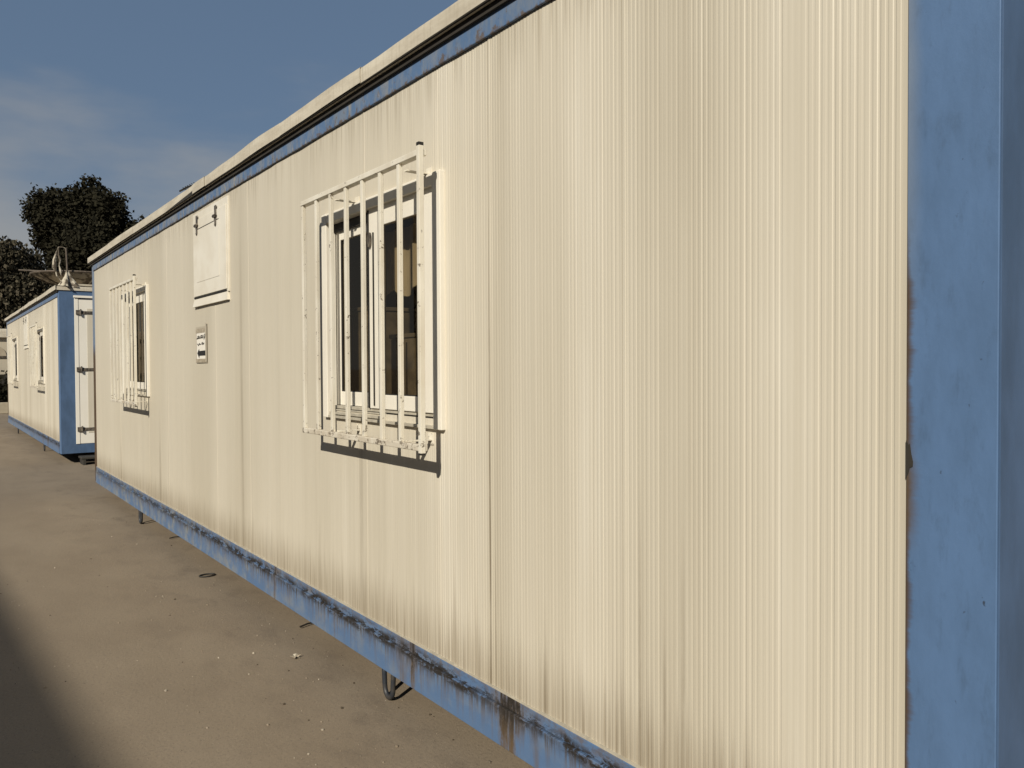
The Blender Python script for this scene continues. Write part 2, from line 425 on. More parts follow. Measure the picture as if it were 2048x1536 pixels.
cabin = empty('site_cabin', (-CX, 0, 0), 'large cream ribbed portable cabin in the foreground with rusted blue sill', 'cabin', 'portable cabins in a row')
rnd = random.Random(5)
def b_(): return MB(CX)

# cladding: shallow vertical ribs as real relief
joints = [-1.650, -2.317, -3.30, -4.905, -5.60, -6.95, -8.94]
def profile():
    pts = [(PL, 0.0)]; x = PL + .006
    while x < PR - .02:
        j = [q for q in joints if abs(q - (x + .008)) < .0085]
        if j:
            q = j[0]; pts += [(q - .008, 0), (q - .0025, 0.0), (q - .0018, .007), (q + .0010, .007), (q + .0018, -.0012), (q + .012, -.0012)]
            x = q + .013; continue
        p = .0165 + rnd.uniform(-.0012, .0012); d = (.0007 + rnd.uniform(-.0004, .0005) + .0004 * mnoise.noise(Vector((x * 5, 0, 9)))) * (1.0 if x > -2.7 else .45)
        pts += [(x, 0), (x + p * .46, 0.0), (x + p * .60, d), (x + p * .84, d)]
        x += p
    pts.append((PR, 0.0))
    out = []
    for x, y in pts:
        y += .0022 * mnoise.noise(Vector((x * 3.1, 0, 4))) + .0012 * mnoise.noise(Vector((x * 9, 3, 4)))
        out.append((x, y))
    return out
prof = profile()
holes = [(r - WW + .045, r - .045) for r in WINS]; HZ0, HZ1 = WZ0 + .04, WZ1 - .04
for a, b in holes:
    prof += [(a, 0.0), (b, 0.0)]
prof.sort()
w = b_(); w.open = True
for (xa, ya), (xb, yb) in zip(prof[:-1], prof[1:]):
    if xb - xa < 1e-6: continue
    mid = (xa + xb) / 2
    inh = any(a < mid < b for a, b in holes)
    for z0, z1 in (((CZ0, HZ0), (HZ1, CZ1)) if inh else ((CZ0, HZ0), (HZ0, HZ1), (HZ1, CZ1))):
        w.quadv((xa, ya, z0), (xb, yb, z0), (xb, yb, z1), (xa, ya, z1))
w.build('wall_cladding', M['wall'], cabin)
# inner lining behind the cladding (with the same openings), other walls, floor, ceiling
w = b_()
ex = sorted([PL, PR] + [q for h in holes for q in h])
for i in range(len(ex) - 1):
    if i % 2 == 0: w.box(ex[i], ex[i+1], .012, .05, CZ0, CZ1)
    else:
        w.box(ex[i], ex[i+1], .012, .05, CZ0, HZ0); w.box(ex[i], ex[i+1], .012, .05, HZ1, CZ1)
w.box(XL + .06, XR - .06, DEP - .05, DEP - .01, .30, 2.66)
w.box(XL + .06, XR - .06, .06, DEP - .06, .24, .30)
w.box(XL + .06, XR - .06, .06, DEP - .06, 2.60, 2.66)
w.build('interior_lining', M['inner'], cabin)
w = b_(); w.box(XL + .02, XR - .02, DEP - .008, DEP, .30, 2.70); w.build('rear_wall', M['wall'], cabin)
for n_, xa, xb in (('end_wall', XR - .045, XR - .004), ('end_wall', XL + .004, XL + .045)):
    w = b_(); w.box(xa, xb, .16, DEP - .16, .36, 2.62); w.build(n_, M['endpanel'], cabin)

# frame: top band, sill in two steps, corner posts, end beams
w = b_(); w.box(PL - .02, PR + .02, -.0115, .05, 2.613, 2.716); w.build('top_band', M['band'], cabin, .003)
w = b_()
w.box(PL - .0, PR + .0, -.010, .05, .2965, .3385)
w.box(PL - .0, PR + .0, -.0165, .05, .156, .2935)
w.box(PL + .02, PR - .02, -.004, .04, .2930, .2970)
w.build('sill_beam', M['sill'], cabin, .0035)
w = b_(); rr = random.Random(3); hp = []; x = PL + .01
while x < PR - .03:
    L = rr.uniform(.04, .25); h = rr.choice([.0012, .003, .005, .007]); hp += [(x, h), (min(x + L, PR - .012), h)]; x += L + .012
for (xa, ha), (xb, hb) in zip(hp[:-1], hp[1:]):
    b0 = len(w.v)
    w.v += [(q_ + CX, y_, .3388 + h_) for q_, h_ in ((xa, ha), (xb, hb)) for y_ in (-.0085, .003)] + [(q_ + CX, -.0088, .3387) for q_ in (xa, xb)]
    w.f += [(b0, b0 + 2, b0 + 3, b0 + 1), (b0 + 4, b0 + 5, b0 + 2, b0)]
w.open = True
w.build('ledge_sealant', M['track'], cabin)
for xa, xb in ((XR - .171, XR), (XL, XL + .128)):
    for ya, yb in ((-.0035, .16), (DEP - .16, DEP + .012)):
        w = b_(); w.box(xa, xb, ya, yb, .156, 2.717); w.build('corner_post', M['post'], cabin, .0015, seg=1)
for xa, xb in ((XR - .16, XR - .001), (XL + .001, XL + .12)):
    boxes('end_beam', M['endpanel'], cabin, [(xa, xb, .161, DEP - .161, .158, .36), (xa, xb, .161, DEP - .161, 2.62, 2.716)], .003, CX)
boxes('rear_beam', M['endpanel'], cabin, [(PL, PR, DEP - .05, DEP + .01, .156, .30), (PL, PR, DEP - .05, DEP + .01, 2.62, 2.716)], .003, CX)
w = b_()
w.box(XL + .13, XR - .17, .055, DEP - .06, .20, .236)
k = XL + .7
while k < XR - .3:
    w.box(k, k + .06, .055, DEP - .06, .12, .1995); k += .9
w.build('floor_frame', M['under'], cabin)
for xa in (XL + .5, XL + 3.4, XL + 6.4, XR - .9):
    boxes('support_block', M['under'], cabin, [(xa, xa + .38, .75, 1.05, 0, .119), (xa, xa + .38, 1.75, 2.05, 0, .119)], .01, CX)
# roof sheet and folded fascia sections
w = b_(); w.box(XL - .02, XR + .02, -.034, DEP + .04, 2.708, 2.740); w.build('roof', M['fascia'], cabin)
w = b_(); w.open = False
seams = [XL - .015, -9.2, -8.0, -5.95, -5.66, -4.215, -3.239, -2.0, XR + .015]
for i, (a, b) in enumerate(zip(seams[:-1], seams[1:])):
    n = max(3, int((b - a) / .16)); dz0 = rnd.uniform(-.003, .003); ty = rnd.uniform(-.002, .002); sag = rnd.uniform(-.001, .006)
    ys = -.045 - (.0028 if i % 2 else 0)
    base = len(w.v); ring = 6
    for j in range(n + 1):
        u = j / n; x = a + (b - a) * u + (.012 if j == n and i % 2 else 0)
        wob = .0035 * mnoise.noise(Vector((x * 2.7, i, 0))); zt = 2.781 + dz0 + sag * math.sin(math.pi * u) + wob
        if i == 4: zt += .008 * math.exp(-((u - .75) / .3) ** 2) - .004 * (u < .2); 
        if i == 0: zt -= .004
        zb = 2.7125 + dz0 * .4 + wob * .5
        yy = ys + ty * u + (-.006 * math.exp(-((u - .8) / .2) ** 2) if i == 4 else 0)
        for (yy_, z_) in ((yy, zb), (yy - .001, (zb + zt) / 2), (yy, zt - .004), (yy + .005, zt), (.10, zt - .012), (.10, zb + .036)):
            w.v.append((x + CX, yy_, z_))
        # underside lip folds back
    for j in range(n):
        for r in range(ring - 1):
            if r == 4: continue
            q = base + j * ring + r; w.f.append((q, q + ring, q + ring + 1, q + 1))
fo = w.build('roof_fascia', M['fascia'], cabin)
sm = fo.modifiers.new('t', 'SOLIDIFY'); sm.thickness = .0012; sm.offset = -1
w = b_(); w.box(XL + .004, XR - .004, -.024, -.0118, 2.682, 2.7075); w.build('eaves_shade_strip', M['shade_and_hole'], cabin)  # black strip painting in the fascia's cast shadow on the blue band
w = b_(); w.box(XL - .01, XR + .01, -.0438, -.034, 2.7077, 2.742); w.build('eaves_shade_lining', M['shade_and_hole'], cabin)  # near-black lining that puts the shade behind the fascia into the colour
boxes('roof_end_trim', M['fascia'], cabin, [(XR + .005, XR + .018, -.03, DEP + .03, 2.735, 2.772), (XL - .018, XL - .005, -.03, DEP + .03, 2.735, 2.772)], .003, CX)

# windows
def make_window(xr):
    xl = xr - WW
    fr = b_(); yo = -.021
    fr.box(xl, xl + .055, yo, .03, WZ0 + .0, WZ1); fr.box(xr - .060, xr, yo, .03, WZ0 + .0, WZ1)
    fr.box(xl + .0552, xr - .0602, yo + .0015, .03, WZ1 - .048, WZ1 - .0005)
    win = fr.build('window', M['white'], cabin, .003)
    s = b_()                     # bottom tracks: three thin rails stepping back, with a dark slot in front of the right sash
    s.box(xl + .0552, xr - .0602, yo + .002, .004, WZ0 + .001, WZ0 + .013)
    s.box(xl + .0552, xl + .62, -.012, .02, WZ0 + .018, WZ0 + .030)
    s.box(xl + .0552, xr - .0602, .004, .03, WZ0 + .046, WZ0 + .060)
    s.box(xl + .0552, xl + .62, -.004, .02, WZ0 + .036, WZ0 + .043)
    s.build('window_sill', M['track'], win, .001)
    s = b_(); s.box(xl + .056, xr - .061, .006, .028, WZ0 + .002, WZ0 + .045); s.box(xl + .056, xr - .061, .02, .034, WZ1 - .09, WZ1 - .049)  # black filler in the bottom slot and the gap under the head
    s.box(xl + .47, xl + .478, -.004, .03, WZ0 + .06, WZ1 - .05)
    s.build('window_dark_gap', M['rubber'], win)
    # right sash on the outer track, left sash behind it
    z0, z1 = WZ0 + .061, WZ1 - .0485
    def sash(a, b, y, sl, sr_, rb, rtp, name='sash', zz1=z1):
        q = b_()
        q.box(a, a + sl, y, y + .024, z0, zz1); q.box(b - sr_, b, y, y + .024, z0, zz1)
        q.box(a + sl + .0002, b - sr_ - .0002, y + .0008, y + .023, z0, z0 + rb); q.box(a + sl + .0002, b - sr_ - .0002, y + .0008, y + .023, zz1 - rtp, zz1)
        so = q.build(name, M['white'], win, .002)
        p = b_(); p.box(a + sl + .0004, b - sr_ - .0004, y + .010, y + .013, z0 + rb + .0004, zz1 - rtp - .0004)
        p.build('pane', M['glass'], so)
        e = b_(); ya = y + .0035
        for (xa, xb, za, zb) in ((a + sl, a + sl + .006, z0 + rb, zz1 - rtp), (b - sr_ - .006, b - sr_, z0 + rb, zz1 - rtp), (a + sl + .006, b - sr_ - .006, z0 + rb, z0 + rb + .005)):
            e.box(xa, xb, ya, y + .0095, za, zb)
        e.build('glazing_bead', M['rubber'], so)
        return so
    s1 = sash(xl + .485, xr - .062, -.004, .095, .125, .062, .085)
    sash(xl + .057, xl + .53, .031, .045, .07, .066, .052, zz1=z1 - .03)
    k = b_(); c = (xl + .503, 2.03)
    ov = [(c[0] + .013 * math.cos(t), c[1] + .034 * math.sin(t)) for t in [i * math.pi / 8 for i in range(16)]]
    k.prism(ov, -.016, -.0045); k.build('sash_handle', M['steel'], s1, .002)
    gl = b_(); gl.prism([(xl + .528 + dx, z) for dx, z in ((0, 1.30), (.007, 1.30), (.007, 2.06), (0, 2.06))], -.009, -.0045); gl.build('stile_groove', M['rubber'], s1)
    return win
for xr in WINS: make_window(xr)

# welded security grilles
GY = -.127
def make_grille(xr):
    base = xr + 2.61
    g0 = b_(); a, b = base - 3.725, base - 2.5745
    g0.box(a, b, GY - .003, GY + .030, 2.246, 2.268)
    gr = g0.build('window_grille', M['grille'], cabin, .002)
    boxes('lower_rail', M['rail'], gr, [(a, b, GY - .003, GY + .026, 1.155, 1.179)], .003, CX)
    for i in range(8):
        x = base - 3.709 + .1611 * i + (rnd.uniform(-.003, .003) if i < 7 else 0)
        q = b_(); e = .0235 if i < 7 else .030
        q.box(x - .0106, x + .0106, GY + (.0 if i < 7 else -.0045), GY + .0155, 1.1792 if i < 7 else 1.148, 2.2458 if i < 7 else 2.281)
        q.build('bar', M['grille'], gr, .0015)
    for i, lean in ((2, .0), (6, .0)):
        x = base - 3.709 + .1611 * i
        for z in (1.196, 2.232):
            q = b_(); q.box(x + .012, x + .036, GY + .020, -.001, z - .016, z - .011)
            q.box(x + .004, x + .044, -.004, .001, z - .034, z + .012)
            q.build('bracket', M['grille'], gr, .0008)
    x = base - 3.709 + .1611 * 7
    boxes('bar_end', M['rubber'], gr, [(x - .0098, x + .0098, GY - .0045, GY + .0155, 2.2812, 2.293), (x - .009, x + .009, GY - .004, GY + .0145, 1.141, 1.1478)], 0, CX)
for xr in WINS: make_grille(xr)

# top-hinged hatch between the windows
w = b_(); HX0, HX1, HZb, HZt = -6.085, -5.262, 1.915, 2.585
w.box(HX0, HX1, -.0105, .004, HZb + .055, HZt)
w.box(HX0 + .02, HX1 - .02, -.0165, -.0107, HZb + .072, HZt - .052)
hatch = w.build('wall_hatch', M['hatch'], cabin, .002)
w = b_(); w.box(HX0 + .11, HX1 - .17, -.0185, -.0167, HZb + .17, HZt - .125); w.build('hatch_panel', M['hatch'], hatch, .0012)
w = b_(); b0 = len(w.v)
w.v += [(x + CX, y, z) for x, y, z in ((HX0 + .02, -.012, HZb + .055), (HX1 - .02, -.012, HZb + .055), (HX1 + .0, -.020, HZb), (HX0 - .0, -.020, HZb), (HX1, .0, HZb), (HX0, .0, HZb), (HX1 - .02, 0, HZb + .055), (HX0 + .02, 0, HZb + .055))]
w.f += [(0, 1, 2, 3), (3, 2, 4, 5), (1, 6, 4, 2), (0, 3, 5, 7)]
w.build('drip_ledge', M['hatch'], hatch)
w = b_(); w.box(HX0 + .03, HX1 - .03, -.0168, -.0125, HZb + .058, HZb + .067)
w.build('hatch_seam', M['rubber'], hatch)
w = b_(); w.box(HX0 + .12, HX1 - .17, -.0196, -.0187, HZt - .126, HZt - .121); w.build('hatch_groove', M['rubber'], hatch)
for x in (-5.955, -5.50):
    w = b_(); w.box(x - .019, x + .019, -.022, -.0167, 2.44, 2.56); w.box(x - .036, x + .024, -.031, -.0225, 2.480, 2.500)
    w.tube([(x - .036, -.027, 2.49), (x + .032, -.027, 2.494)], .007, 8)
    w.prism([(x + .019 * math.cos(t), 2.44 + .020 * math.sin(t)) for t in [math.pi + i * math.pi / 6 for i in range(7)]], -.0238, -.0168)
    w.build('hatch_hinge', M['steel'], hatch, .001)
# tie-down loops under the sill
for x in (-3.150, -8.19):
    w = b_(); pts = []
    for i in range(15):
        a = math.pi * i / 14; pts.append((x - .038 * math.cos(a), .028, .058 - .045 * math.sin(a)))
    pts = [(x - .046, .028, .168), (x - .042, .028, .11)] + pts + [(x + .042, .028, .11), (x + .046, .028, .168)]
    w.tube(pts, .0115, 8); w.build('tie_down_loop', M['navy'], cabin, smooth=True)

w = b_(); w.box(XR + .0004, XR + .0036, .002, DEP - .002, .162, 2.71); w.build('end_sheet', M['endpanel'], cabin)
# door in the right-hand end
dw = b_(); DX = XR; Y0, Y1, Z0, Z1 = .205, 1.17, .305, 2.632
dw.box(DX - .01, DX + .014, Y0, Y0 + .055, Z0, Z1 - .035); dw.box(DX - .01, DX + .014, Y1 - .055, Y1, Z0, Z1 - .035)
dw.box(DX - .01, DX + .034, Y0 - .01, Y1 + .01, Z1 - .0345, Z1)
door = dw.build('door', M['door'], cabin, .003)
dw = b_(); dw.box(DX - .01, DX + .008, Y0 + .058, Y1 - .058, Z0 + .004, Z1 - .055)
leaf = dw.build('door_leaf', M['door'], door, .002)
dw = b_(); dw.box(DX + .0082, DX + .0115, Y0 + .175, Y1 - .175, Z0 + .17, Z1 - .20); dw.build('door_panel', M['doorin'], door, .001)
for z in (2.37, 1.475, .535):
    h = b_(); h.box(DX + .014, DX + .030, Y0 + .02, Y0 + .10, z - .035, z + .035)
    h.box(DX + .012, DX + .022, Y0 + .10, Y0 + .30, z - .022, z + .022)
    h.tube([(DX + .034, Y0 + .085, z - .05), (DX + .034, Y0 + .085, z + .05)], .013, 8)
    h.tube([(DX + .017, Y0 + .30, z - .02), (DX + .03, Y0 + .325, z), (DX + .017, Y0 + .30, z + .02)], .009, 8)
    h.build('strap_hinge', M['steel'], door, .001)
h = b_(); h.tube([(DX + .012, Y1 - .12, 1.30), (DX + .05, Y1 - .12, 1.31), (DX + .05, Y1 - .12, 1.43), (DX + .012, Y1 - .12, 1.44)], .009, 8); h.build('door_handle', M['steel'], door)
# dirt hole rusted through at the foot of the near joint
h = b_(); h.prism([(PR + .0005, 1.312), (PR + .006, 1.303), (PR + .008, 1.306), (PR + .011, 1.285), (PR + .0145, 1.270), (PR + .014, 1.260), (PR + .008, 1.257), (PR + .005, 1.245), (PR + .0005, 1.235)], -.0052, -.0036)
h.build('rust_hole', M['shade_and_hole'], cabin)

# things kept inside, seen through the panes
def carton(x0, x1, y0, y1, z0, z1, mat, name, label, cat):
    o = empty(name, ((x0 + x1) / 2, (y0 + y1) / 2, z0), label, cat)
    a, b, c = (x1 - x0) / 2, (y1 - y0) / 2, z1 - z0
    q = MB(); q.box(-a, a, -b, b, 0, c); q.build('body', mat, o, .006)
    q = MB(); q.box(-a - .006, a + .006, -b - .006, b + .006, c + .001, c + .02); q.build('top', mat, o, .003)
    q = MB(); q.box(-.004, .004, -b - .004, -b - .001, .02, c - .02); q.build('door_gap', M['rubber'], o)
    return o
far_cabin = copy_tree(cabin)
far_cabin.location = (-CX - 13.50, .09, 0)
far_cabin['label'] = 'second cream cabin down the row, dark blue end wall with a white door'

carton(-3.93, -3.60, .16, .62, .30, 1.75, M['box'], 'cupboard', 'brown cupboard inside the near cabin behind the left pane of its larger window', 'cupboard')
carton(-3.34, -3.03, .15, .55, .30, 1.60, M['box'], 'cupboard', 'shorter brown cupboard inside the near cabin behind the right pane of the larger window', 'cupboard')
cb = MB(); cb.open = True
NC = 26
for i in range(NC):
    xa, xb = -3.30 + .50 * i / NC, -3.30 + .50 * (i + 1) / NC
    ya, yb = .11 + .012 * math.sin(i * .8), .11 + .012 * math.sin((i + 1) * .8)
    cb.quadv((xa, ya, 1.80 + .02 * math.sin(i * .5)), (xb, yb, 1.80 + .02 * math.sin(i * .5 + .5)), (xb, yb, 2.085), (xa, ya, 2.085))
cuo = cb.build('added_brown_tone_cloth', M['cloth_in'])  # cloth added to give the brown patch in the right pane
sm = cuo.modifiers.new('thick', 'SOLIDIFY'); sm.thickness = .004
tag(cuo, 'brownish cloth added inside the near cabin for the brown patch in the right pane', 'cloth')

# ------------------------------------------------------------------ paper sign taped to the wall
M['paper'] = mat_simple('sign_paper', (1.0, .95, .85), (.95, .9, .79), (10, 10, 10), .7)
M['tape'] = mat_simple('brown_packing_tape', (.58, .50, .37), (.40, .33, .23), (40, 40, 40), .35, 4, .1, .4, .6)
M['ink'] = mat_simple('black_ink', (.018, .016, .014), (.025, .022, .02), (20, 20, 20), .6)
M['tapeclear'] = mat_simple('yellowed_clear_tape', (.60, .53, .41), (.57, .50, .38), (20, 20, 20), .35)
SX, SZ = -5.925, 1.51
sg = empty('paper_sign', (SX, -.004, SZ), 'small white paper notice with a black arrow pointing left, taped to the wall', 'sign')
q = MB(); q.box(-.140, .140, -.0012, .0, .0, .26); q.build('tape_border', M['tapeclear'], sg)
q = MB(); q.box(-.118, .105, -.0024, -.0014, .03, .225); q.build('sheet', M['paper'], sg)
q = MB(); q.box(-.135, .125, -.0034, -.0026, .215, .247); q.build('tape_strip', M['tape'], sg)
q = MB(); q.box(-.135, .130, -.0034, -.0026, .004, .030); q.build('tape_strip', M['tape'], sg)
q = MB(); q.box(.108, .140, -.0044, -.0036, .01, .28); q.build('tape_strip', M['tapeclear'], sg)
q = MB(); q.prism([(-.098, .070), (-.052, .100), (-.046, .086), (.103, .088), (.103, .053), (-.046, .053), (-.050, .036)], -.0050, -.0040); q.build('arrow', M['ink'], sg)
def ink(strokes, r, name):
    q = MB()
    for st in strokes:
        q.tube([(x, -.0042, z) for x, z in st], r, 5)
    q.build(name, M['ink'], sg)
ink([[(.100, .205), (.102, .186), (.090, .178), (.078, .183)], [(.084, .172), (.076, .168)],
     [(.058, .200), (.056, .180), (.040, .178), (.024, .182), (.016, .178)], [(.034, .190), (.020, .196)], [(.006, .198), (.004, .179), (-.012, .178)],
     [(-.026, .192), (-.030, .178), (-.046, .178)], [(-.058, .196), (-.060, .178), (-.074, .176), (-.088, .182), (-.100, .172)], [(-.080, .192), (-.076, .188)]], .0034, 'writing')
ink([[(.076, .142), (.066, .132), (.056, .136)], [(.044, .146), (.040, .134), (.024, .132), (.014, .138)], [(.030, .146), (.026, .144)],
     [(-.008, .134), (-.026, .132), (-.036, .140), (-.050, .136), (-.060, .126), (-.074, .128)], [(-.088, .138), (-.092, .134)]], .0030, 'writing')

# ------------------------------------------------------------------ low dark platform added below the far cabin's door
st = empty('added_low_platform', (-13.98, .78, 0), 'low dark platform added on the ground below the white door of the second cabin', 'platform')
q = MB(); q.box(-.17, .17, -.46, .46, .09, .12); q.build('added_platform_top', M['under'], st, .004)
for yy in (-.44, .40):
    q = MB(); q.box(-.165, .165, yy, yy + .04, 0, .0898); q.build('leg', M['under'], st, .003)

# ------------------------------------------------------------------ junk on the far cabin's roof
M['dish'] = mat_simple('rusty_mesh_dish', (.56, .48, .36), (.16, .125, .085), (9, 9, 9), .8, 6, .2, .46, .56)
M['dishrim'] = mat_simple('cream_dish_rim', (.66, .60, .46), (.58, .50, .38), (6, 6, 6), .6)
M['pipe'] = mat_simple('brown_pipe', (.17, .13, .095), (.09, .07, .05), (20, 20, 20), .7)
M['tarp'] = mat_simple('faded_tarp', (.62, .56, .44), (.12, .095, .065), (12, 12, 7), .8, 5, .2, .44, .54)
RZ = 2.742
dx, dy, dz = -14.97, .49, 3.02
dish = empty('roof_dish', (dx, dy, RZ), 'big rusty cream dish lying face up on the roof of the second cabin', 'dish')
q = MB(); NR, NS, R0, D0 = 9, 40, .70, .215; q.open = True
for i in range(NR + 1):
    r = R0 * i / NR
    for j in range(NS):
        a = 2 * math.pi * j / NS; q.v.append((r * math.cos(a), r * math.sin(a), dz - RZ - D0 + D0 * (r / R0) ** 2))
for i in range(NR):
    for j in range(NS): q.f.append((i*NS + j, i*NS + (j+1) % NS, (i+1)*NS + (j+1) % NS, (i+1)*NS + j))
bo = q.build('bowl', M['dish'], dish, smooth=True); sm = bo.modifiers.new('t', 'SOLIDIFY'); sm.thickness = .006
for k in range(10):
    a = 2 * math.pi * k / 10 + .2; q = MB()
    q.tube([(R0 * t * math.cos(a), R0 * t * math.sin(a), dz - RZ - D0 + D0 * t * t - .012) for t in (.08, .3, .5, .7, .85, 1)], .013, 5)
    q.build('rib', M['pipe'] if k % 3 else M['dishrim'], dish)
q = MB(); q.tube([(R0 * math.cos(a), R0 * math.sin(a), dz - RZ + .004) for a in [2 * math.pi * j / 40 for j in range(41)]], .016, 6, cap=False); q.build('rim', M['pipe'], dish)
q = MB(); q.tube([(0, 0, 0), (0, 0, dz - RZ - D0 + .01)], .12, 12); q.build('stand', M['pipe'], dish)
pl = MB(); pl.tube([(-.30, -.66, .035), (0, 0, .01), (.32, .72, -.012)], .013, 8)
o = pl.build('long_pipe', M['pipe'], loc=(-14.80, .30, 3.045)); tag(o, 'long thin brown pipe lying across the top of the roof dish', 'pipe')
ms = empty('roof_mast', (-14.22, .215, 2.742), 'thin brown mast with torn tarpaulin hanging off it, standing in front of the roof dish', 'mast', rz=math.radians(53.9))
q = MB(); q.tube([(0, 0, 0), (0, .0, .3), (-.012, 0, .63)], .013, 8); q.build('pole', M['pipe'], ms)
q = MB(); q.open = True
for i in range(24):              # cloth bunched at the foot
    a0, a1 = 2 * math.pi * i / 24, 2 * math.pi * (i + 1) / 24
    def pt(a, t):
        r = .018 + .115 * t ** 1.4 * (1 + .38 * math.sin(a * 5 + 1) + .2 * math.sin(a * 9)); return (r * math.cos(a), r * math.sin(a) * .9, .27 - .25 * t + .02 * math.sin(a * 3))
    for t0, t1 in ((0, .25), (.25, .5), (.5, .75), (.75, 1)):
        q.quadv(pt(a0, t0), pt(a1, t0), pt(a1, t1), pt(a0, t1))
q.build('tarpaulin', M['tarp'], ms)
q = MB(); q.tube([(-.012, 0, .62), (-.06, 0, .645), (-.12, 0, .645), (-.165, 0, .56), (-.195, 0, .45), (-.20, 0, .33), (-.175, .0, .26), (-.16, 0, .20), (-.10, 0, .12), (-.05, 0, .1)], [.003, .006, .014, .012, .026, .034, .010, .014, .005, .01], 7)
q.build('torn_strip', M['tarp'], ms)
q = MB(); q.tube([(-.125, 0, .64), (-.13, 0, .52), (-.105, 0, .45), (-.125, 0, .36), (-.10, 0, .27), (-.085, 0, .17)], [.006, .014, .018, .008, .018, .006], 7)
q.build('torn_strip', M['tarp'], ms)
pk = MB(); pk.box(-.05, .05, -.13, .14, 0, .028); o = pk.build('timber_plank', M['dishrim'], loc=(-14.235, .42, 2.79), bevel=.004); tag(o, 'pale plank lying on the roof edge over the white door', 'plank')

# small aerial on the near cabin's roof
an = empty('roof_aerial', (-7.3, .35, 2.742), 'small black comb-shaped TV aerial sticking out above the roof edge of the near cabin', 'aerial')
q = MB(); q.tube([(0, 0, 0), (0, 0, .345)], .010, 6); q.build('pole', M['rubber'], an)
q = MB(); q.tube([(.03, 0, .33), (-.30, 0, .378), (-.60, 0, .392)], .009, 6)
for i, t in enumerate((-.02, -.1, -.17, -.25, -.33, -.42)):
    q.tube([(t, -.03 + i * .002, .338 + abs(t) * .08 + .018), (t, .035, .338 + abs(t) * .08 - .012)], .004, 5)
q.build('boom', M['rubber'], an)

# ------------------------------------------------------------------ litter on the ground
M['litter'] = mat_simple('dry_leaf', (.62, .56, .44), (.40, .32, .22), (60, 60, 60), .8)
q = MB(); q.tube([(.036 * math.cos(a), .052 * math.sin(a), .006) for a in [2 * math.pi * j / 24 for j in range(25)]], .0055, 6, cap=False)
o = q.build('rubber_ring', M['rubber'], loc=(-5.83, -.01 - .32, .0)); o.location = (-5.828, -.012, 0); tag(o, 'small black ring lying flat on the concrete near the cabin sill', 'ring')
q = MB(); q.open = True
lf = [(-.030, 0), (-.016, .012), (-.014, .026), (-.002, .014), (.008, .030), (.012, .012), (.030, .014), (.020, 0), (.028, -.012), (.008, -.010), (.0, -.026), (-.010, -.010)]
for i in range(len(lf)):
    a, b = lf[i], lf[(i + 1) % len(lf)]
    q.quadv((0, 0, .006), (a[0], a[1], .010 + .006 * math.sin(i * 2)), (b[0], b[1], .010 + .006 * math.sin(i * 2 + 2)))
o = q.build('fallen_leaf', M['litter'], loc=(-3.897, -.113, 0)); sm = o.modifiers.new('t', 'SOLIDIFY'); sm.thickness = .001
tag(o, 'pale dry leaf lying alone on the concrete', 'leaf')
for nm, p, lab in (('rod', [(-4.317, .078, .012), (-4.335, .13, .016), (-4.362, .21, .006)], 'thin dark rod poking out from under the sill, the nearer of two'),
              ('rod', [(-7.292, .075, .010), (-7.30, .12, .014), (-7.32, .22, .006)], 'thin dark rod poking out from under the sill, the farther of two')):
    c = Vector(p[0]); q = MB(); q.tube([tuple(Vector(k) - c) for k in p], .005, 6); o = q.build(nm, M['rubber'], loc=c); tag(o, lab, 'rod', 'rods by the sill')  # thin dark tubes for the lines running out from under the sill
q = MB(); rr = random.Random(21)
def pebble(q, x, y, r):
    b = len(q.v); n = 6
    q.v.append((x, y, r * .9))
    for ring_, (k, z) in enumerate(((.75, .7), (1, .25), (.9, -.1))):
        for j in range(n):
            a = 2 * math.pi * j / n; e = r * k * rr.uniform(.75, 1.2); q.v.append((x + e * math.cos(a), y + e * math.sin(a) * .8, r * z))
    for j in range(n):
        q.f.append((b, b + 1 + j, b + 1 + (j + 1) % n))
        for s_ in range(2): q.f.append((b + 1 + s_*n + j, b + 1 + (s_+1)*n + j, b + 1 + (s_+1)*n + (j+1) % n, b + 1 + s_*n + (j+1) % n))
for i in range(950):
    x = -1.2 - abs(rr.gauss(0, 1)) * 3.4 ; y = rr.uniform(-2.2, .1)
    pebble(q, x, y, rr.choice([.0014, .0018, .0022, .003, .0042] if i % 9 else [.005, .007]) * rr.uniform(.8, 1.3))
M['peb'] = mat_leaf('pale_grit', [(.26, .21, .15), (.33, .27, .2), (.48, .42, .33), (.09, .07, .05), (.10, .08, .055)], .8)
tag(q.build('grit', M['peb']), 'pale grit scattered over the concrete in front of the cabin', 'grit', kind='stuff')

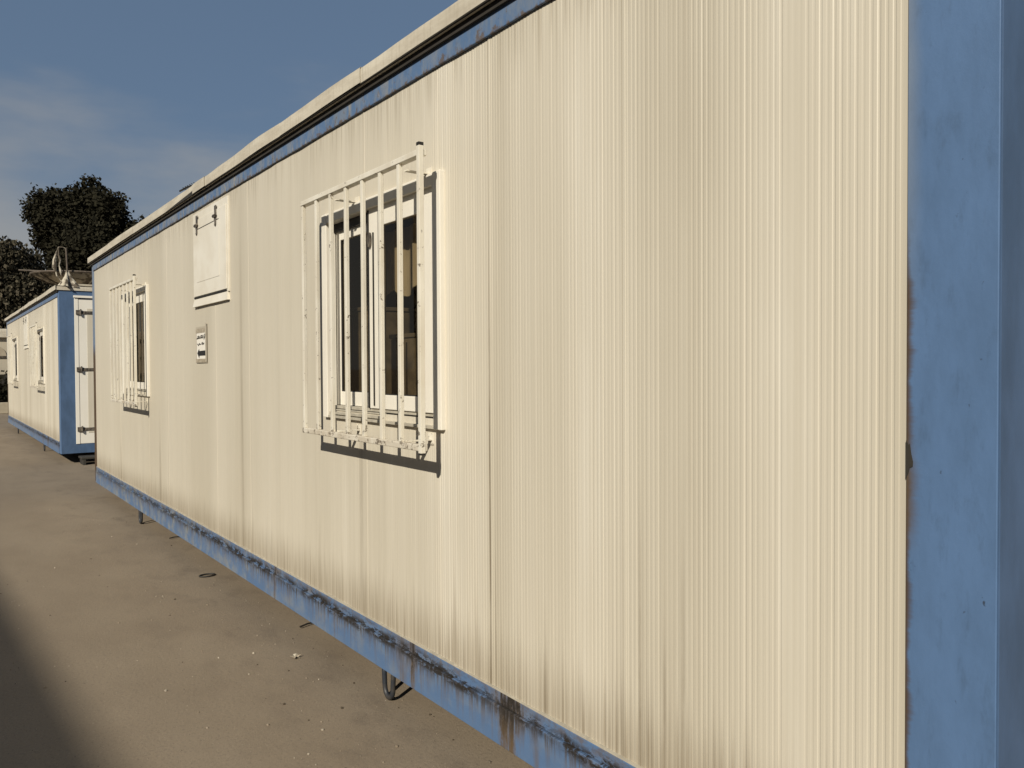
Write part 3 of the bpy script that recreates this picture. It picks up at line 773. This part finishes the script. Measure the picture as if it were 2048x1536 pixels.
# ------------------------------------------------------------------ trees
def tree(name, label, blobs, leafmat, base, n, ls, seed, droop=0.0, group=None, jit=.28):
    r = random.Random(seed)
    t = empty(name, (base[0], base[1], 0), label, 'tree', group)
    bx, by = base
    q = MB(); top = max(b[2] for b in blobs); mid = sum(b[2] for b in blobs) / len(blobs)
    cxm = sum(b[0] for b in blobs) / len(blobs) - bx; cym = sum(b[1] for b in blobs) / len(blobs) - by
    q.tube([(0, 0, 0), (.05, .03, mid * .3), (cxm * .5, cym * .5, mid * .6), (cxm, cym, mid)], [.26, .21, .16, .09], 9)
    for b in blobs:
        q.tube([(cxm * .5, cym * .5, mid * .55), ((cxm * .4 + (b[0] - bx) * .6), (cym * .4 + (b[1] - by) * .6), mid * .5 + b[2] * .4), (b[0] - bx, b[1] - by, b[2])], [.10, .06, .025], 6)
    q.build('trunk', M['bark'], t)
    q = MB(); q.open = True
    tot = sum(b[3] ** 2 for b in blobs)
    for b in blobs:
        k = int(n * b[3] ** 2 / tot); c = Vector((b[0] - bx, b[1] - by, b[2]))
        for i in range(k):
            d = Vector((r.gauss(0, 1), r.gauss(0, 1), r.gauss(0, 1))).normalized()
            lump = 1 + jit * mnoise.noise(d * 2.6 + Vector((b[0], b[1], b[2]))) * 1.6 + .16 * mnoise.noise(d * 7 + Vector((b[1], 0, 0)))
            rad = b[3] * lump * (r.random() ** .30)
            p = c + d * rad
            cl = 2 + r.randrange(2)
            for s_ in range(cl):
                pp = p + Vector((r.uniform(-1, 1), r.uniform(-1, 1), r.uniform(-1, 1))) * ls
                u = Vector((r.gauss(0, 1), r.gauss(0, 1), r.gauss(0, 1) - droop)).normalized(); v_ = u.cross(Vector((r.gauss(0, 1), r.gauss(0, 1), r.gauss(0, 1)))).normalized()
                L = ls * r.uniform(.6, 1.25); W_ = L * r.uniform(.25, .45)
                q.quadv(tuple(pp - u * L * .5), tuple(pp + v_ * W_), tuple(pp + u * L * .5), tuple(pp - v_ * W_))
    q.build('crown', leafmat, t)
    return t
BIG = [[-45.73, 3.42, 9.29, 1.04], [-46.63, 4.3, 9.79, 0.97], [-45.48, 5.32, 10.1, 0.91], [-44.37, 5.89, 9.48, 0.9], [-45.58, 4.6, 8.52, 1.38], [-45.36, 6.04, 8.51, 1.28], [-46.19, 3.78, 8.03, 1.01], [-45.58, 4.57, 6.76, 1.39], [-45.35, 6.13, 6.85, 1.28], [-46.97, 5.47, 7.76, 1.57], [-44.0, 5.02, 7.36, 1.47],
       [-45.5, 5.2, 5.3, 1.6], [-45.3, 3.9, 4.4, 1.2], [-45.1, 6.6, 5.2, 1.3]]
tree('broad_tree', 'tall dark round-crowned tree rising behind the second cabin', BIG, M['leafdark'], (-45.5, 5.0), 26000, .20, 1)
tree('low_tree', 'lower dark tree whose crown just shows over the near cabin roof', [[-43.1, 7.24, 8.06, 0.8], [-42.94, 8.02, 8.23, 0.75], [-43.04, 7.56, 7.21, 1.0], [-42.78, 8.69, 8.02, 0.76], [-43, 7.6, 6.0, 1.3]], M['leafdark'], (-43.0, 7.7), 6000, .20, 2)
tree('olive_tree', 'greyish olive tree with speckled drooping leaves at the left edge',
     [[-35.91, 0.99, 5.76, 0.68], [-36.36, 1.6, 5.57, 0.58], [-35.94, 0.43, 5.25, 0.94], [-35.89, 1.22, 4.54, 0.95], [-35.8, 2.2, 4.49, 0.66], [-36.24, 2.75, 3.86, 0.79], [-35.85, 1.69, 3.6, 0.96], [-35.95, 0.25, 3.93, 1.13], [-35.91, 0.87, 3.2, 1.14], [-36.1, 3.4, 3.2, .8], [-36.0, -.9, 4.3, 1.1]],
     M['leafolive'], (-36.0, 1.3), 17000, .15, 3, droop=1.2)

# ------------------------------------------------------------------ things at the far end of the yard
M['kerb'] = mat_simple('pale_concrete', (.50, .43, .31), (.42, .35, .25), (4, 4, 4), .8)
M['bwall'] = mat_simple('pale_stucco', (.60, .53, .40), (.50, .43, .32), (.8, .8, .8), .8)
M['plaster'] = mat_simple('opposite_block_plaster', (.45, .40, .33), (.38, .33, .27), (.5, .5, .5), .85)
kb = MB(); kb.box(-.15, .15, -5, 3.2, 0, .38); o = kb.build('low_wall', M['kerb'], loc=(-32.2, 0, 0), bevel=.02); tag(o, 'low pale concrete wall across the far end of the yard', 'wall')
sh = empty('distant_shed', (-33.3, 0, 0), 'pale flat-roofed shed with a round-topped grey panel, far away at the left edge', 'shed')
q = MB(); q.box(-1.1, 0, -6, 2.6, 1.33, 2.62); q.build('wall', M['bwall'], sh)
q = MB(); q.box(-1.2, .14, -6.1, 2.7, 2.6205, 2.93); q.build('roof', M['fascia'], sh, .02)
q = MB(); q.box(-1.1, 0, -6, 2.6, 0, 1.329); q.build('plinth', M['under'], sh)
q = MB(); n = 20; ol = [(.1 - .62 * math.cos(math.pi * i / n), 1.98 + .45 * math.sin(math.pi * i / n)) for i in range(n + 1)]
b0 = len(q.v)
q.v += [(.03, y, z) for y, z in ol] + [(.001, y, z) for y, z in ol]; q.f.append(tuple(range(n + 1)))
for i in range(n): q.f.append((i, i + 1, n + 2 + i, n + 1 + i))
q.build('arched_panel', M['kerb'], sh)
q = MB(); q.box(.002, .05, -6, 2.6, 1.92, 1.965); q.build('rail', M['steel'], sh)
hd = empty('scrub_hedge', (-32.75, .3, 0), 'dark scrubby hedge behind the low wall at the left edge', 'hedge')
q = MB(); q.open = True; r = random.Random(8)
for i in range(5200):
    p = Vector((max(-.45, min(.35, r.gauss(0, .2))), r.uniform(-4.2, 2.2), abs(r.gauss(.7, .3)))); p.z = min(p.z, 1.45)
    u = Vector((r.gauss(0, 1), r.gauss(0, 1), r.gauss(0, 1))).normalized(); v_ = u.cross(Vector((0.3, .5, 1))).normalized(); L = r.uniform(.06, .13)
    q.quadv(tuple(p - u * L), tuple(p + v_ * L * .5), tuple(p + u * L), tuple(p - v_ * L * .5))
q.build('foliage', M['leafdark'], hd)
q = MB()
for i in range(16):
    y = r.uniform(-4, 2); q.tube([(r.uniform(-.2, .2), y, 0), (r.uniform(-.2, .2), y + r.uniform(-.2, .2), .8), (r.uniform(-.3, .3), y + r.uniform(-.4, .4), 1.4)], [.03, .02, .008], 5)
q.build('stem', M['bark'], hd)

# building across the yard (behind the photographer) whose shadow edge falls along the ground at the left
ob = empty('opposite_block', (8, -16.01, 0), 'plain three-storey plastered block across the yard, behind the photographer', 'building', rz=math.radians(2.6))
q = MB(); q.box(-22, 22, -4.2, 4.2, 0, 8.3); q.build('wall', M['plaster'], ob)
q = MB(); q.box(-22.2, 22.2, -4.4, 4.35, 8.302, 8.62); q.build('roof', M['plaster'], ob, .02)
for f in range(3):
    for i in range(14):
        x = -20 + i * 3.05; q = MB(); z = 1.0 + f * 2.6
        q.box(x - .62, x + .62, 4.18, 4.25, z - .06, z + 1.36); wo = q.build('window', M['white'], ob, .01)
        q = MB(); q.box(x - .54, x + .54, 4.2505, 4.262, z, z + 1.3); q.build('pane', M['rubber'], wo)
